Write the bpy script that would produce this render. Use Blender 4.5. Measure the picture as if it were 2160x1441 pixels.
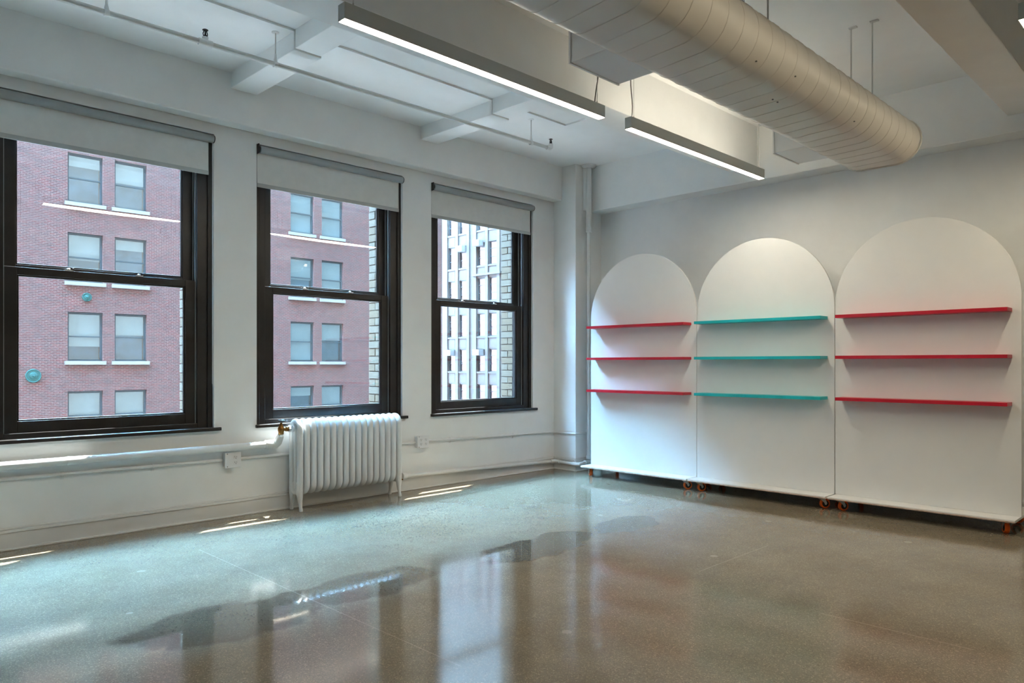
import bpy, math, random
from mathutils import Vector
random.seed(7)
for o in list(bpy.data.objects):
    bpy.data.objects.remove(o)
SC = bpy.context.scene
COL = SC.collection
PI = math.pi

# ------------------------------------------------------------------ camera
F_PX, HORIZON = 1548.0, 767.5
CAM = Vector((-5.867, -5.264, 1.12))
YAW = math.radians(45.148)                      # view direction, measured from +X towards +Y
cd = bpy.data.cameras.new('camera')
cd.sensor_width = 36.0
cd.lens = F_PX / 2160 * 36.0
cd.shift_y = (HORIZON - 720.5) / 2160
cd.clip_start, cd.clip_end = 0.05, 400
cam = bpy.data.objects.new('camera', cd)
COL.objects.link(cam)
cam.location = CAM
cam.rotation_euler = (PI / 2, 0, YAW - PI / 2)
SC.camera = cam

# ------------------------------------------------------------------ sky, sun, exposure
SUN_DIR = Vector((-0.37, -1 / 4.5, -1.0)).normalized()      # direction the sunlight travels
SKY_STRENGTH = 43.0
SUN_STRENGTH = 66.0
world = bpy.data.worlds.new('sky')
SC.world = world
world.use_nodes = True
wn, wl = world.node_tree.nodes, world.node_tree.links
wn.clear()
w_out = wn.new('ShaderNodeOutputWorld')
w_bg = wn.new('ShaderNodeBackground')
# clear blue sky: slightly paler towards the horizon, the same all the way round
w_tc = wn.new('ShaderNodeTexCoord')
w_sep = wn.new('ShaderNodeSeparateXYZ')
w_ramp = wn.new('ShaderNodeValToRGB')
w_ramp.color_ramp.elements[0].position = 0.0
w_ramp.color_ramp.elements[0].color = (0.43, 0.72, 1.0, 1)
w_ramp.color_ramp.elements[1].position = 0.9
w_ramp.color_ramp.elements[1].color = (0.285, 0.63, 1.0, 1)
w_bg.inputs['Strength'].default_value = SKY_STRENGTH
wl.new(w_tc.outputs['Generated'], w_sep.inputs[0])
wl.new(w_sep.outputs['Z'], w_ramp.inputs['Fac'])
wl.new(w_ramp.outputs[0], w_bg.inputs['Color'])
wl.new(w_bg.outputs[0], w_out.inputs['Surface'])
sd = bpy.data.lights.new('sun', 'SUN')
sd.energy = SUN_STRENGTH
sd.angle = math.radians(0.53)
sd.color = (1.0, 0.98, 0.94)
sun = bpy.data.objects.new('sun', sd)
COL.objects.link(sun)
sun.location = (6, 8, 30)
sun.rotation_euler = SUN_DIR.to_track_quat('-Z', 'Y').to_euler()

vs = SC.view_settings
vs.view_transform = 'Standard'
vs.look = 'None'
vs.gamma = 1.0
vs.use_curve_mapping = False
vs.exposure = 1.78
LAMP_DOWN, LAMP_UP, LAMP_REAR = 20.0, 6.0, 17.0
LAMP_COLOR = (1.0, 0.90, 0.73)

# ------------------------------------------------------------------ materials
def mat_base(name):
    m = bpy.data.materials.new(name)
    m.use_nodes = True
    nt = m.node_tree
    return m, nt.nodes, nt.links, nt.nodes['Principled BSDF']

def nmath(n, l, op, a, b=None, c=None, clamp=False):
    k = n.new('ShaderNodeMath'); k.operation = op; k.use_clamp = clamp
    for i, v in enumerate((a, b, c)):
        if v is None: continue
        if isinstance(v, (int, float)): k.inputs[i].default_value = v
        else: l.new(v, k.inputs[i])
    return k.outputs[0]

def ncoord(n, l, kind='Object'):
    return n.new('ShaderNodeTexCoord').outputs[kind]

def nnoise(n, l, vec, scale, detail=3, rough=0.5):
    k = n.new('ShaderNodeTexNoise')
    k.inputs['Scale'].default_value = scale
    k.inputs['Detail'].default_value = detail
    k.inputs['Roughness'].default_value = rough
    l.new(vec, k.inputs['Vector'])
    return k.outputs['Fac']

def nramp(n, l, fac, stops):
    k = n.new('ShaderNodeValToRGB')
    e = k.color_ramp.elements
    e[0].position, e[0].color = stops[0][0], (*stops[0][1], 1)
    e[1].position, e[1].color = stops[1][0], (*stops[1][1], 1)
    for p, c in stops[2:]:
        q = e.new(p); q.color = (*c, 1)
    l.new(fac, k.inputs['Fac'])
    return k.outputs['Color']

def nmix(n, l, fac, a, b, mode='MIX'):
    k = n.new('ShaderNodeMix'); k.data_type = 'RGBA'; k.blend_type = mode
    for s, v in (('Factor', fac), ('A', a), ('B', b)):
        idx = {'Factor': 0, 'A': 6, 'B': 7}[s]
        if isinstance(v, (int, float)): k.inputs[idx].default_value = v
        elif isinstance(v, tuple): k.inputs[idx].default_value = (*v, 1)
        else: l.new(v, k.inputs[idx])
    return k.outputs[2]

def simple(name, col, rough=0.5, metal=0.0, var=0.04, scale=6.0, bump=0.0, bscale=60.0, spec=0.5):
    m, n, l, b = mat_base(name)
    co = ncoord(n, l)
    f = nnoise(n, l, co, scale, 4)
    lo = tuple(max(0, c * (1 - var)) for c in col); hi = tuple(min(1, c * (1 + var)) for c in col)
    l.new(nramp(n, l, f, [(0.3, lo), (0.7, hi)]), b.inputs['Base Color'])
    b.inputs['Roughness'].default_value = rough
    b.inputs['Metallic'].default_value = metal
    b.inputs['Specular IOR Level'].default_value = spec
    if bump:
        bp = n.new('ShaderNodeBump'); bp.inputs['Strength'].default_value = bump
        bp.inputs['Distance'].default_value = 0.004
        l.new(nnoise(n, l, co, bscale, 3), bp.inputs['Height'])
        l.new(bp.outputs[0], b.inputs['Normal'])
    return m

M = {}
M['wall'] = simple('white_wall_paint', (0.86, 0.87, 0.86), 0.55, bump=0.12, bscale=35, var=0.02)
M['ceiling'] = simple('white_ceiling_paint', (0.87, 0.88, 0.87), 0.7, bump=0.08, bscale=20, var=0.015)
M['trim'] = simple('white_trim_enamel', (0.78, 0.78, 0.76), 0.38, bump=0.1, bscale=18, var=0.03)
M['radiator'] = simple('white_radiator_enamel', (0.80, 0.82, 0.82), 0.3, var=0.02)
M['pipe'] = simple('white_pipe_paint', (0.77, 0.78, 0.77), 0.33, bump=0.12, bscale=45, var=0.03)
M['greypipe'] = simple('grey_white_pipe_paint', (0.62, 0.62, 0.60), 0.4, var=0.03)
M['duct'] = simple('warm_white_duct_paint', (0.70, 0.66, 0.60), 0.42, var=0.03)
M['box'] = simple('white_sheet_metal', (0.74, 0.76, 0.77), 0.4, var=0.01)
M['frame'] = simple('dark_bronze_window_paint', (0.018, 0.016, 0.015), 0.32, var=0.25, scale=9, bump=0.05)
M['track'] = simple('grey_jamb_track', (0.22, 0.24, 0.24), 0.4)
M['lock'] = simple('silver_sash_lock', (0.7, 0.72, 0.74), 0.25, metal=0.9)
M['black'] = simple('black_plastic', (0.012, 0.012, 0.013), 0.4)
M['fascia'] = simple('grey_shade_tube', (0.36, 0.38, 0.39), 0.45, var=0.02)
M['fabric'] = simple('grey_shade_fabric', (0.74, 0.74, 0.71), 0.85, var=0.03, scale=14, bump=0.1, bscale=500)
M['hem'] = simple('grey_hem_bar', (0.46, 0.48, 0.47), 0.5, var=0.02)
M['brass'] = simple('aged_brass', (0.26, 0.13, 0.035), 0.35, metal=0.85, var=0.3, scale=40)
M['outlet'] = simple('white_outlet_plastic', (0.80, 0.81, 0.82), 0.3, var=0.01)
M['slot'] = simple('dark_outlet_slot', (0.16, 0.15, 0.14), 0.5)
M['board'] = simple('white_painted_plywood', (0.82, 0.82, 0.80), 0.45, var=0.015, bump=0.04, bscale=25)
M['plyedge'] = simple('raw_plywood_edge', (0.56, 0.42, 0.33), 0.6, var=0.25, scale=30)
M['red'] = simple('red_shelf_paint', (0.52, 0.004, 0.022), 0.35, var=0.08)
M['teal'] = simple('teal_shelf_paint', (0.002, 0.46, 0.50), 0.35, var=0.08)
M['orange'] = simple('orange_polyurethane', (0.86, 0.13, 0.008), 0.35, var=0.06)
M['zinc'] = simple('zinc_plated_steel', (0.62, 0.66, 0.68), 0.3, metal=0.8)
M['lampbody'] = simple('white_lamp_housing', (0.50, 0.52, 0.50), 0.4, var=0.01)
M['cord'] = simple('grey_lamp_cord', (0.20, 0.19, 0.18), 0.5)
M['wire'] = simple('steel_wire', (0.45, 0.44, 0.42), 0.35, metal=0.6)
M['stone'] = simple('pale_limestone', (0.24, 0.225, 0.21), 0.8, var=0.08, scale=2)
M['extframe'] = simple('grey_blue_window_paint', (0.045, 0.058, 0.066), 0.5, var=0.1)
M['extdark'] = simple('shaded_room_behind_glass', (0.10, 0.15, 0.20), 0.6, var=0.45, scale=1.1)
M['extblind'] = simple('pale_window_blind', (0.33, 0.335, 0.33), 0.8, var=0.08, scale=1.5)
M['extblind2'] = simple('grey_window_blind', (0.13, 0.135, 0.13), 0.8, var=0.15, scale=1.2)
M['ac'] = simple('white_air_conditioner_case', (0.28, 0.28, 0.28), 0.5)
M['patina'] = simple('green_patina_iron', (0.016, 0.075, 0.068), 0.7, var=0.3, scale=9)
M['asphalt'] = simple('grey_asphalt', (0.07, 0.07, 0.072), 0.85, var=0.2, scale=0.6)
M['greyfacade'] = None
M['sprinkler'] = simple('black_bronze_sprinkler', (0.018, 0.014, 0.012), 0.35, metal=0.3)
M['stain'] = simple('dark_floor_stain', (0.05, 0.035, 0.02), 0.6, var=0.4, scale=25)

def emission(name, col, s):
    m, n, l, b = mat_base(name)
    b.inputs['Base Color'].default_value = (0.85, 0.85, 0.82, 1)
    b.inputs['Emission Color'].default_value = (*col, 1)
    b.inputs['Emission Strength'].default_value = s
    return m
M['led'] = emission('warm_led_diffuser', LAMP_COLOR, LAMP_DOWN)
M['ledrear'] = emission('dimmed_led_diffuser', (1.0, 0.87, 0.64), LAMP_REAR)
M['ledup'] = emission('warm_led_uplight_diffuser', LAMP_COLOR, LAMP_UP)

def glass(name, tint, base=0.05):
    m, n, l, b = mat_base(name)
    n.remove(b)
    out = n['Material Output']
    lw = n.new('ShaderNodeLayerWeight'); lw.inputs['Blend'].default_value = 0.5
    p = nmath(n, l, 'POWER', lw.outputs['Facing'], 5.0)
    fr = nmath(n, l, 'MULTIPLY_ADD', p, 1 - base, base, clamp=True)
    t = n.new('ShaderNodeBsdfTransparent'); t.inputs['Color'].default_value = (*tint, 1)
    g = n.new('ShaderNodeBsdfGlossy'); g.inputs['Roughness'].default_value = 0.0
    g.inputs['Color'].default_value = (1, 1, 1, 1)
    mx = n.new('ShaderNodeMixShader')
    l.new(fr, mx.inputs[0]); l.new(t.outputs[0], mx.inputs[1]); l.new(g.outputs[0], mx.inputs[2])
    l.new(mx.outputs[0], out.inputs['Surface'])
    return m
M['glass'] = glass('window_glass', (0.97, 0.985, 0.99), 0.035)
M['extglass'] = glass('far_window_glass', (0.85, 0.92, 0.95), 0.12)

def brick_mat(name, axis, c1, c2, c3, mortar, bw=0.22, rh=0.073, ms=0.012, patch=0.35, rough=0.85):
    m, n, l, b = mat_base(name)
    co = ncoord(n, l)
    sp = n.new('ShaderNodeSeparateXYZ'); l.new(co, sp.inputs[0])
    cb = n.new('ShaderNodeCombineXYZ')
    l.new(sp.outputs[axis], cb.inputs[0]); l.new(sp.outputs['Z'], cb.inputs[1])
    bt = n.new('ShaderNodeTexBrick')
    l.new(cb.outputs[0], bt.inputs['Vector'])
    bt.inputs['Scale'].default_value = 1.0
    bt.inputs['Brick Width'].default_value = bw
    bt.inputs['Row Height'].default_value = rh
    bt.inputs['Mortar Size'].default_value = ms
    bt.inputs['Mortar Smooth'].default_value = 0.2
    bt.inputs['Color1'].default_value = (*c1, 1)
    bt.inputs['Color2'].default_value = (*c2, 1)
    bt.inputs['Mortar'].default_value = (*mortar, 1)
    f1 = nnoise(n, l, co, 0.45, 5, 0.6)
    f2 = nnoise(n, l, cb.outputs[0], 3.1, 4, 0.6)
    r1 = nramp(n, l, f1, [(0.38, (0, 0, 0)), (0.66, (1, 1, 1))])
    fac = nmath(n, l, 'MULTIPLY', r1, patch)
    c = nmix(n, l, fac, bt.outputs['Color'], c3)
    r2 = nramp(n, l, f2, [(0.3, (0.82, 0.82, 0.82)), (0.7, (1.12, 1.12, 1.12))])
    c = nmix(n, l, 1.0, c, r2, 'MULTIPLY')
    l.new(c, b.inputs['Base Color'])
    b.inputs['Roughness'].default_value = rough
    bp = n.new('ShaderNodeBump'); bp.inputs['Strength'].default_value = 0.4; bp.inputs['Distance'].default_value = 0.01
    bp.invert = True
    l.new(bt.outputs['Fac'], bp.inputs['Height']); l.new(bp.outputs[0], b.inputs['Normal'])
    return m
M['redbrick'] = brick_mat('red_brick_facade', 'X', (0.116, 0.022, 0.018), (0.066, 0.028, 0.027), (0.102, 0.057, 0.052), (0.19, 0.128, 0.113))
M['redbrick_side'] = brick_mat('red_brick_side', 'Y', (0.116, 0.022, 0.018), (0.066, 0.028, 0.027), (0.102, 0.057, 0.052), (0.19, 0.128, 0.113))
M['greyfacade'] = brick_mat('pale_grey_brick_facade', 'Y', (0.072, 0.062, 0.055), (0.065, 0.059, 0.052), (0.080, 0.060, 0.051), (0.080, 0.071, 0.061), bw=0.4, rh=0.14, patch=0.5)
M['spandrel'] = simple('pinkish_spandrel_brick', (0.068, 0.054, 0.047), 0.85, var=0.1, scale=0.8)
M['ownbrick'] = simple('buff_brick', (0.080, 0.050, 0.026), 0.85, var=0.16, scale=12, bump=0.3, bscale=90)
M['ownbrick2'] = simple('light_buff_brick', (0.085, 0.060, 0.038), 0.85, var=0.12, scale=12, bump=0.3, bscale=90)
M['mortar'] = simple('grey_mortar', (0.045, 0.034, 0.024), 0.9, var=0.1, scale=30)

def floor_material():
    m, n, l, b = mat_base('polished_concrete')
    co = ncoord(n, l)
    sp = n.new('ShaderNodeSeparateXYZ'); l.new(co, sp.inputs[0])
    X, Y = sp.outputs[0], sp.outputs[1]
    cloud = nnoise(n, l, co, 0.9, 5, 0.55)
    cloud2 = nnoise(n, l, co, 3.4, 5, 0.6)
    base = nramp(n, l, cloud, [(0.30, (0.205, 0.168, 0.116)), (0.50, (0.240, 0.205, 0.150)), (0.70, (0.265, 0.235, 0.184))])
    mid = nramp(n, l, cloud2, [(0.30, (0.88, 0.88, 0.88)), (0.70, (1.09, 1.09, 1.08))])
    c = nmix(n, l, 1.0, base, mid, 'MULTIPLY')
    # aggregate: fine pale and dark grains
    vo = n.new('ShaderNodeTexVoronoi'); vo.inputs['Scale'].default_value = 240.0
    l.new(co, vo.inputs['Vector'])
    wn_ = n.new('ShaderNodeTexWhiteNoise'); l.new(vo.outputs['Position'], wn_.inputs['Vector'])
    g = nramp(n, l, wn_.outputs['Value'], [(0.0, (0.72, 0.70, 0.66)), (0.10, (0.95, 0.95, 0.93)), (0.80, (1.03, 1.02, 1.01)), (0.97, (1.55, 1.52, 1.46))])
    c = nmix(n, l, 1.0, c, g, 'MULTIPLY')
    # sparse patched spots
    v2 = n.new('ShaderNodeTexVoronoi'); v2.inputs['Scale'].default_value = 2.3
    v2.inputs['Randomness'].default_value = 1.0
    l.new(co, v2.inputs['Vector'])
    dots = nmath(n, l, 'LESS_THAN', v2.outputs['Distance'], 0.052)
    c = nmix(n, l, nmath(n, l, 'MULTIPLY', dots, 0.35), c, (0.52, 0.47, 0.38))
    # polished dark patches along the line of a former partition
    dist = n.new('ShaderNodeTexNoise'); dist.inputs['Scale'].default_value = 5.0; dist.inputs['Detail'].default_value = 5
    l.new(co, dist.inputs['Vector'])
    wob = nmath(n, l, 'SUBTRACT', dist.outputs['Fac'], 0.5)
    mask = None
    for cx, cy, rx, ry, wgt in ((-4.50, -2.12, 0.40, 0.27, 1.0), (-4.1, -2.05, 0.22, 0.12, 0.9), (-3.74, -2.10, 0.40, 0.22, 0.85), (-2.62, -2.20, 0.42, 0.20, 1.0), (-2.30, -2.15, 0.22, 0.16, 0.9), (-1.68, -2.19, 0.34, 0.17, 0.55)):
        dx = nmath(n, l, 'DIVIDE', nmath(n, l, 'SUBTRACT', X, cx), rx)
        dy = nmath(n, l, 'DIVIDE', nmath(n, l, 'SUBTRACT', Y, cy), ry)
        d = nmath(n, l, 'ADD', nmath(n, l, 'MULTIPLY', dx, dx), nmath(n, l, 'MULTIPLY', dy, dy))
        d = nmath(n, l, 'ADD', d, nmath(n, l, 'MULTIPLY', wob, 1.9))
        e = nmath(n, l, 'MULTIPLY', nmath(n, l, 'SUBTRACT', 1.10, d), 3.0, clamp=True)
        e = nmath(n, l, 'MULTIPLY', e, wgt)
        mask = e if mask is None else nmath(n, l, 'MAXIMUM', mask, e)
    dark = nmix(n, l, 1.0, c, (0.58, 0.58, 0.58), 'MULTIPLY')
    c = nmix(n, l, mask, c, dark)
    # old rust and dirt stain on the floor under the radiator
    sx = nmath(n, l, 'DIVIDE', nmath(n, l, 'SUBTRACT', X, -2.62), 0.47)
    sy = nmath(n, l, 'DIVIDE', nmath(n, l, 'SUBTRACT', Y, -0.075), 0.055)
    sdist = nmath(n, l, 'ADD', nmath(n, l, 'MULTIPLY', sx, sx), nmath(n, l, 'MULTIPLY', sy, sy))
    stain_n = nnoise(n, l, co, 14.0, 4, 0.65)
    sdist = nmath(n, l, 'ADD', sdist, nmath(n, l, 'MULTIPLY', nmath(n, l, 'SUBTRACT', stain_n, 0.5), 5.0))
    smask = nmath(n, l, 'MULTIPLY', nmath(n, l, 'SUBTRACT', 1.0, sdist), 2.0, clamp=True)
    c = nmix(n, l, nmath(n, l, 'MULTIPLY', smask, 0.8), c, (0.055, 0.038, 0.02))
    # pale filled joint lines
    def line(A, a0, B, b0, b1, w):
        k = nmath(n, l, 'LESS_THAN', nmath(n, l, 'ABSOLUTE', nmath(n, l, 'SUBTRACT', A, a0)), w)
        k = nmath(n, l, 'MULTIPLY', k, nmath(n, l, 'GREATER_THAN', B, b0))
        return nmath(n, l, 'MULTIPLY', k, nmath(n, l, 'LESS_THAN', B, b1))
    ln = line(X, -4.085, Y, -3.2, -0.8, 0.003)
    for a in (line(Y, -3.17, X, -2.35, -1.55, 0.003), line(X, -2.56, Y, -4.5, -3.9, 0.004)):
        ln = nmath(n, l, 'MAXIMUM', ln, a)
    c = nmix(n, l, nmath(n, l, 'MULTIPLY', ln, 0.3), c, (0.55, 0.47, 0.38))
    l.new(c, b.inputs['Base Color'])
    rr = nramp(n, l, cloud2, [(0.3, (0.075, 0.075, 0.075)), (0.7, (0.12, 0.12, 0.12))])
    rough = nmix(n, l, mask, rr, (0.035, 0.035, 0.035))
    l.new(rough, b.inputs['Roughness'])
    b.inputs['Specular IOR Level'].default_value = 0.55
    bp = n.new('ShaderNodeBump'); bp.inputs['Strength'].default_value = 0.05; bp.inputs['Distance'].default_value = 0.004
    l.new(nnoise(n, l, co, 1.2, 1), bp.inputs['Height']); l.new(bp.outputs[0], b.inputs['Normal'])
    return m
M['floor'] = floor_material()

# ------------------------------------------------------------------ mesh helpers
class MB:
    def __init__(s): s.v, s.f = [], []
    def add(s, vs_, fs_):
        o = len(s.v); s.v += [tuple(p) for p in vs_]; s.f += [tuple(i + o for i in q) for q in fs_]; return s
    def box(s, x0, x1, y0, y1, z0, z1):
        x0, x1 = min(x0, x1), max(x0, x1); y0, y1 = min(y0, y1), max(y0, y1); z0, z1 = min(z0, z1), max(z0, z1)
        return s.add([(x0, y0, z0), (x1, y0, z0), (x1, y1, z0), (x0, y1, z0), (x0, y0, z1), (x1, y0, z1), (x1, y1, z1), (x0, y1, z1)],
                     [(0, 3, 2, 1), (4, 5, 6, 7), (0, 1, 5, 4), (1, 2, 6, 5), (2, 3, 7, 6), (3, 0, 4, 7)])
    def tube(s, path, r, seg=12, closed=False, r2=None, caps=True, up=None):
        """sweep an (elliptical) ring along a path; r may be a list; r2 = second radius along 'up'"""
        P = [Vector(p) for p in path]; n = len(P)
        rings = []; prev = None
        for i, p in enumerate(P):
            if closed: t = (P[(i + 1) % n] - P[i - 1])
            else: t = P[min(i + 1, n - 1)] - P[max(i - 1, 0)]
            t.normalize()
            if up is not None: a = Vector(up)
            elif prev is None: a = Vector((0, 0, 1)) if abs(t.z) < 0.9 else Vector((1, 0, 0))
            else: a = prev
            a = a - t * a.dot(t); a.normalize(); prev = a
            bb = t.cross(a)
            ra = r[i] if isinstance(r, (list, tuple)) else r
            rb = ra if r2 is None else r2
            rings.append([p + a * (rb * math.cos(2 * PI * k / seg)) + bb * (ra * math.sin(2 * PI * k / seg)) for k in range(seg)])
        vs_ = [q for rg in rings for q in rg]; fs_ = []
        m = n if closed else n - 1
        for i in range(m):
            j = (i + 1) % n
            for k in range(seg):
                k2 = (k + 1) % seg
                fs_.append((i * seg + k, j * seg + k, j * seg + k2, i * seg + k2))
        if caps and not closed:
            fs_.append(tuple(range(seg))); fs_.append(tuple((n - 1) * seg + k for k in range(seg - 1, -1, -1)))
        return s.add(vs_, fs_)
    def lathe(s, c, prof, seg=20, axis='z'):
        c = Vector(c); vs_ = []; fs_ = []
        for r, h in prof:
            for k in range(seg):
                a = 2 * PI * k / seg; u, w = r * math.cos(a), r * math.sin(a)
                d = {'z': (u, w, h), 'x': (h, u, w), 'y': (u, h, w)}[axis]
                vs_.append(c + Vector(d))
        for i in range(len(prof) - 1):
            for k in range(seg):
                k2 = (k + 1) % seg
                fs_.append((i * seg + k, i * seg + k2, (i + 1) * seg + k2, (i + 1) * seg + k))
        fs_.append(tuple(range(seg - 1, -1, -1))); fs_.append(tuple((len(prof) - 1) * seg + k for k in range(seg)))
        return s.add(vs_, fs_)
    def prism(s, poly, h0, h1, axis='x'):
        """extrude a 2-D polygon along an axis; poly in (y,z), (x,z) or (x,y)"""
        n = len(poly)
        def pt(u, w, h): return {'x': (h, u, w), 'y': (u, h, w), 'z': (u, w, h)}[axis]
        vs_ = [pt(u, w, h0) for u, w in poly] + [pt(u, w, h1) for u, w in poly]
        fs_ = [tuple(range(n - 1, -1, -1)), tuple(range(n, 2 * n))] + [(i, (i + 1) % n, n + (i + 1) % n, n + i) for i in range(n)]
        return s.add(vs_, fs_)

ORG = {}
def link(o, parent, org):
    COL.objects.link(o)
    if parent is not None: o.parent = parent
    else: o.location = org
    ORG[o] = Vector(org)
    return o

def build(name, mb, mat, parent=None, org=(0, 0, 0), smooth=False, bevel=0.0, bseg=2):
    """one mesh object; children share the origin of their thing"""
    if parent is not None: org = ORG[parent]
    org = Vector(org)
    me = bpy.data.meshes.new(name)
    me.from_pydata([Vector(p) - org for p in mb.v], [], mb.f)
    me.update()
    bm_fix(me)
    mats = mat if isinstance(mat, (list, tuple)) else [mat]
    for k in mats: me.materials.append(M[k])
    if smooth:
        for p in me.polygons: p.use_smooth = True
        if smooth != 'all': me.set_sharp_from_angle(angle=math.radians(42))
    o = bpy.data.objects.new(name, me)
    link(o, parent, org)
    if bevel:
        md = o.modifiers.new('bevel', 'BEVEL'); md.width = bevel; md.segments = bseg; md.limit_method = 'ANGLE'
        md.angle_limit = math.radians(40)
    return o

import bmesh
def bm_fix(me):
    bm = bmesh.new(); bm.from_mesh(me)
    bmesh.ops.recalc_face_normals(bm, faces=bm.faces)
    bm.to_mesh(me); bm.free()

def tag(o, label, cat=None, group=None, kind=None):
    o['label'] = label
    if cat: o['category'] = cat
    if group: o['group'] = group
    if kind: o['kind'] = kind
    return o

def thing(name, loc, label, cat, group=None, kind=None):
    o = bpy.data.objects.new(name, None)
    o.empty_display_size = 0.1
    link(o, None, loc)
    return tag(o, label, cat, group, kind)

def grid_wall(mb, u0, u1, z0, z1, holes, d0, d1, axis='y'):
    """solid slab with rectangular holes made of boxes; u is X (axis y) or Y (axis x)"""
    us = sorted({u0, u1, *[h[0] for h in holes], *[h[1] for h in holes]})
    zs = sorted({z0, z1, *[h[2] for h in holes], *[h[3] for h in holes]})
    for a, b_ in zip(us, us[1:]):
        run = None
        for c, d in list(zip(zs, zs[1:])) + [(None, None)]:
            solid = c is not None and not any(h[0] <= a and b_ <= h[1] and h[2] <= c and d <= h[3] for h in holes)
            if solid: run = (run[0], d) if run else (c, d)
            if run and not solid:
                if axis == 'y': mb.box(a, b_, d0, d1, run[0], run[1])
                else: mb.box(d0, d1, a, b_, run[0], run[1])
                run = None
    return mb

# ------------------------------------------------------------------ room shell
XL, XR, YB = -9.6, 0.43, -8.6           # left wall, right wall, back wall
ZC = 3.205                              # ceiling
WIN_X = (-5.005, -3.337, -1.668)        # left edges of the three window openings in view
WIN_ALL = (-8.341, -6.673) + WIN_X
WW = 1.345
Z_SILL, Z_HEAD = 0.64, 2.775

fl = build('floor', MB().box(XL - .3, XR + .3, YB - .3, 0.37, -0.25, 0), 'floor')
tag(fl, 'polished brown-grey concrete floor with pale aggregate and dark patches', 'floor', kind='structure')

mb = MB()
grid_wall(mb, XL - .3, XR + .3, 0, 3.45, [(x, x + WW, Z_SILL, Z_HEAD) for x in WIN_ALL], 0.0, 0.20)
ww = build('wall_window', mb, 'wall')
tag(ww, 'white painted wall holding the row of dark framed windows', 'wall', kind='structure')
mb = MB()
grid_wall(mb, XL - 52, XR + 60, -16, 110, [(x + .195 - .03, x + WW - .10 + .007, Z_SILL - .02, 3.30) for x in WIN_ALL], 0.20, 0.37)  # unseen height and length beyond the room added to block sky light
build('masonry_core', mb, 'mortar', ww)
# buff bricks of the outer window jambs, each its own piece
brick_meshes = {}
def brick_piece(y0, y1, x0, z0, mat):
    key = (round(y1 - y0, 4), mat)
    if key not in brick_meshes:
        b_ = MB().box(0, 0.06, 0, y1 - y0, 0, 0.060)
        me = bpy.data.meshes.new('brick'); me.from_pydata(b_.v, [], b_.f); me.materials.append(M[mat]); brick_meshes[key] = me
    o = bpy.data.objects.new('brick', brick_meshes[key]); COL.objects.link(o); o.parent = ww
    o.location = (x0 + random.uniform(-.003, .003), y0, z0)
for x in WIN_X:
    for k in range(36):
        z = 0.645 + k * 0.0685
        m1, m2 = random.choice(['ownbrick', 'ownbrick2', 'ownbrick2']), random.choice(['ownbrick', 'ownbrick2'])
        if k % 2:
            brick_piece(0.205, 0.3695, x + WW - .10, z, m1)
        else:
            brick_piece(0.205, 0.270, x + WW - .10, z, m2); brick_piece(0.278, 0.3695, x + WW - .10, z, m1)

tag(build('wall_right', MB().box(XR, XR + .3, YB - .3, 0, 0, 3.45), 'wall'), 'white painted wall behind the arched display boards', 'wall', kind='structure')
tag(build('wall_left', MB().box(XL - .3, XL, YB - .3, 0, 0, 3.45), 'wall'), 'white painted end wall opposite the display boards', 'wall', kind='structure')
tag(build('wall_back', MB().box(XL, XR, YB - .3, YB, 0, 3.45), 'wall'), 'white painted wall facing the windows', 'wall', kind='structure')

ce = build('ceiling', MB().box(XL - .3, XR + .3, YB - .3, 0, ZC + .014, 3.47), 'ceiling')
tag(ce, 'white painted plaster ceiling divided by beams', 'ceiling', kind='structure')
# lowered strips of plaster
for y0, y1 in ((-1.035, 0), (-4.07, -2.206), (YB, -4.32)):
    build('plaster_panel', MB().box(XL, XR, y0, y1, ZC, ZC + .03), 'ceiling', ce)
build('plaster_panel', MB().box(-1.0, XR, -1.942, -1.035, ZC, ZC + .03), 'ceiling', ce)
# beam above the windows, beam along the right wall, long beams, cross beams
build('beam', MB().box(XL, 0.0, -0.125, 0, 2.848, ZC + .1), 'wall', ce, bevel=0.012, bseg=3)
build('beam', MB().box(0.22, XR, YB, -0.307, 2.735, ZC + .1), 'wall', ce, bevel=0.006)
build('beam_stub', MB().box(0.12, 0.22, -0.345, -0.307, 2.735, ZC + .1), 'wall', ce, bevel=0.006)
for y0, y1 in ((-2.206, -1.942), (-4.32, -4.067), (-6.45, -6.19)):
    build('beam', MB().box(XL, 0.22, y0, y1, 2.855, ZC + .1), 'wall', ce, bevel=0.006)
for xa in (-8.64, -6.95, -5.28, -3.590, -1.888):
    b_ = build('cross_beam', MB().box(xa, xa + .195, -1.035, -0.125, 3.090, ZC + .1), 'ceiling', ce, bevel=0.005)
    build('cross_beam_inner', MB().box(xa + .008, xa + .187, -1.942, -1.035, 3.101, ZC + .1), 'ceiling', ce, bevel=0.004)

tag(build('wall_column', MB().box(0.0, XR, -0.307, 0, 0, 3.45), 'wall', bevel=0.006),
    'white square column in the corner between window wall and display boards', 'column', kind='structure')

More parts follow.
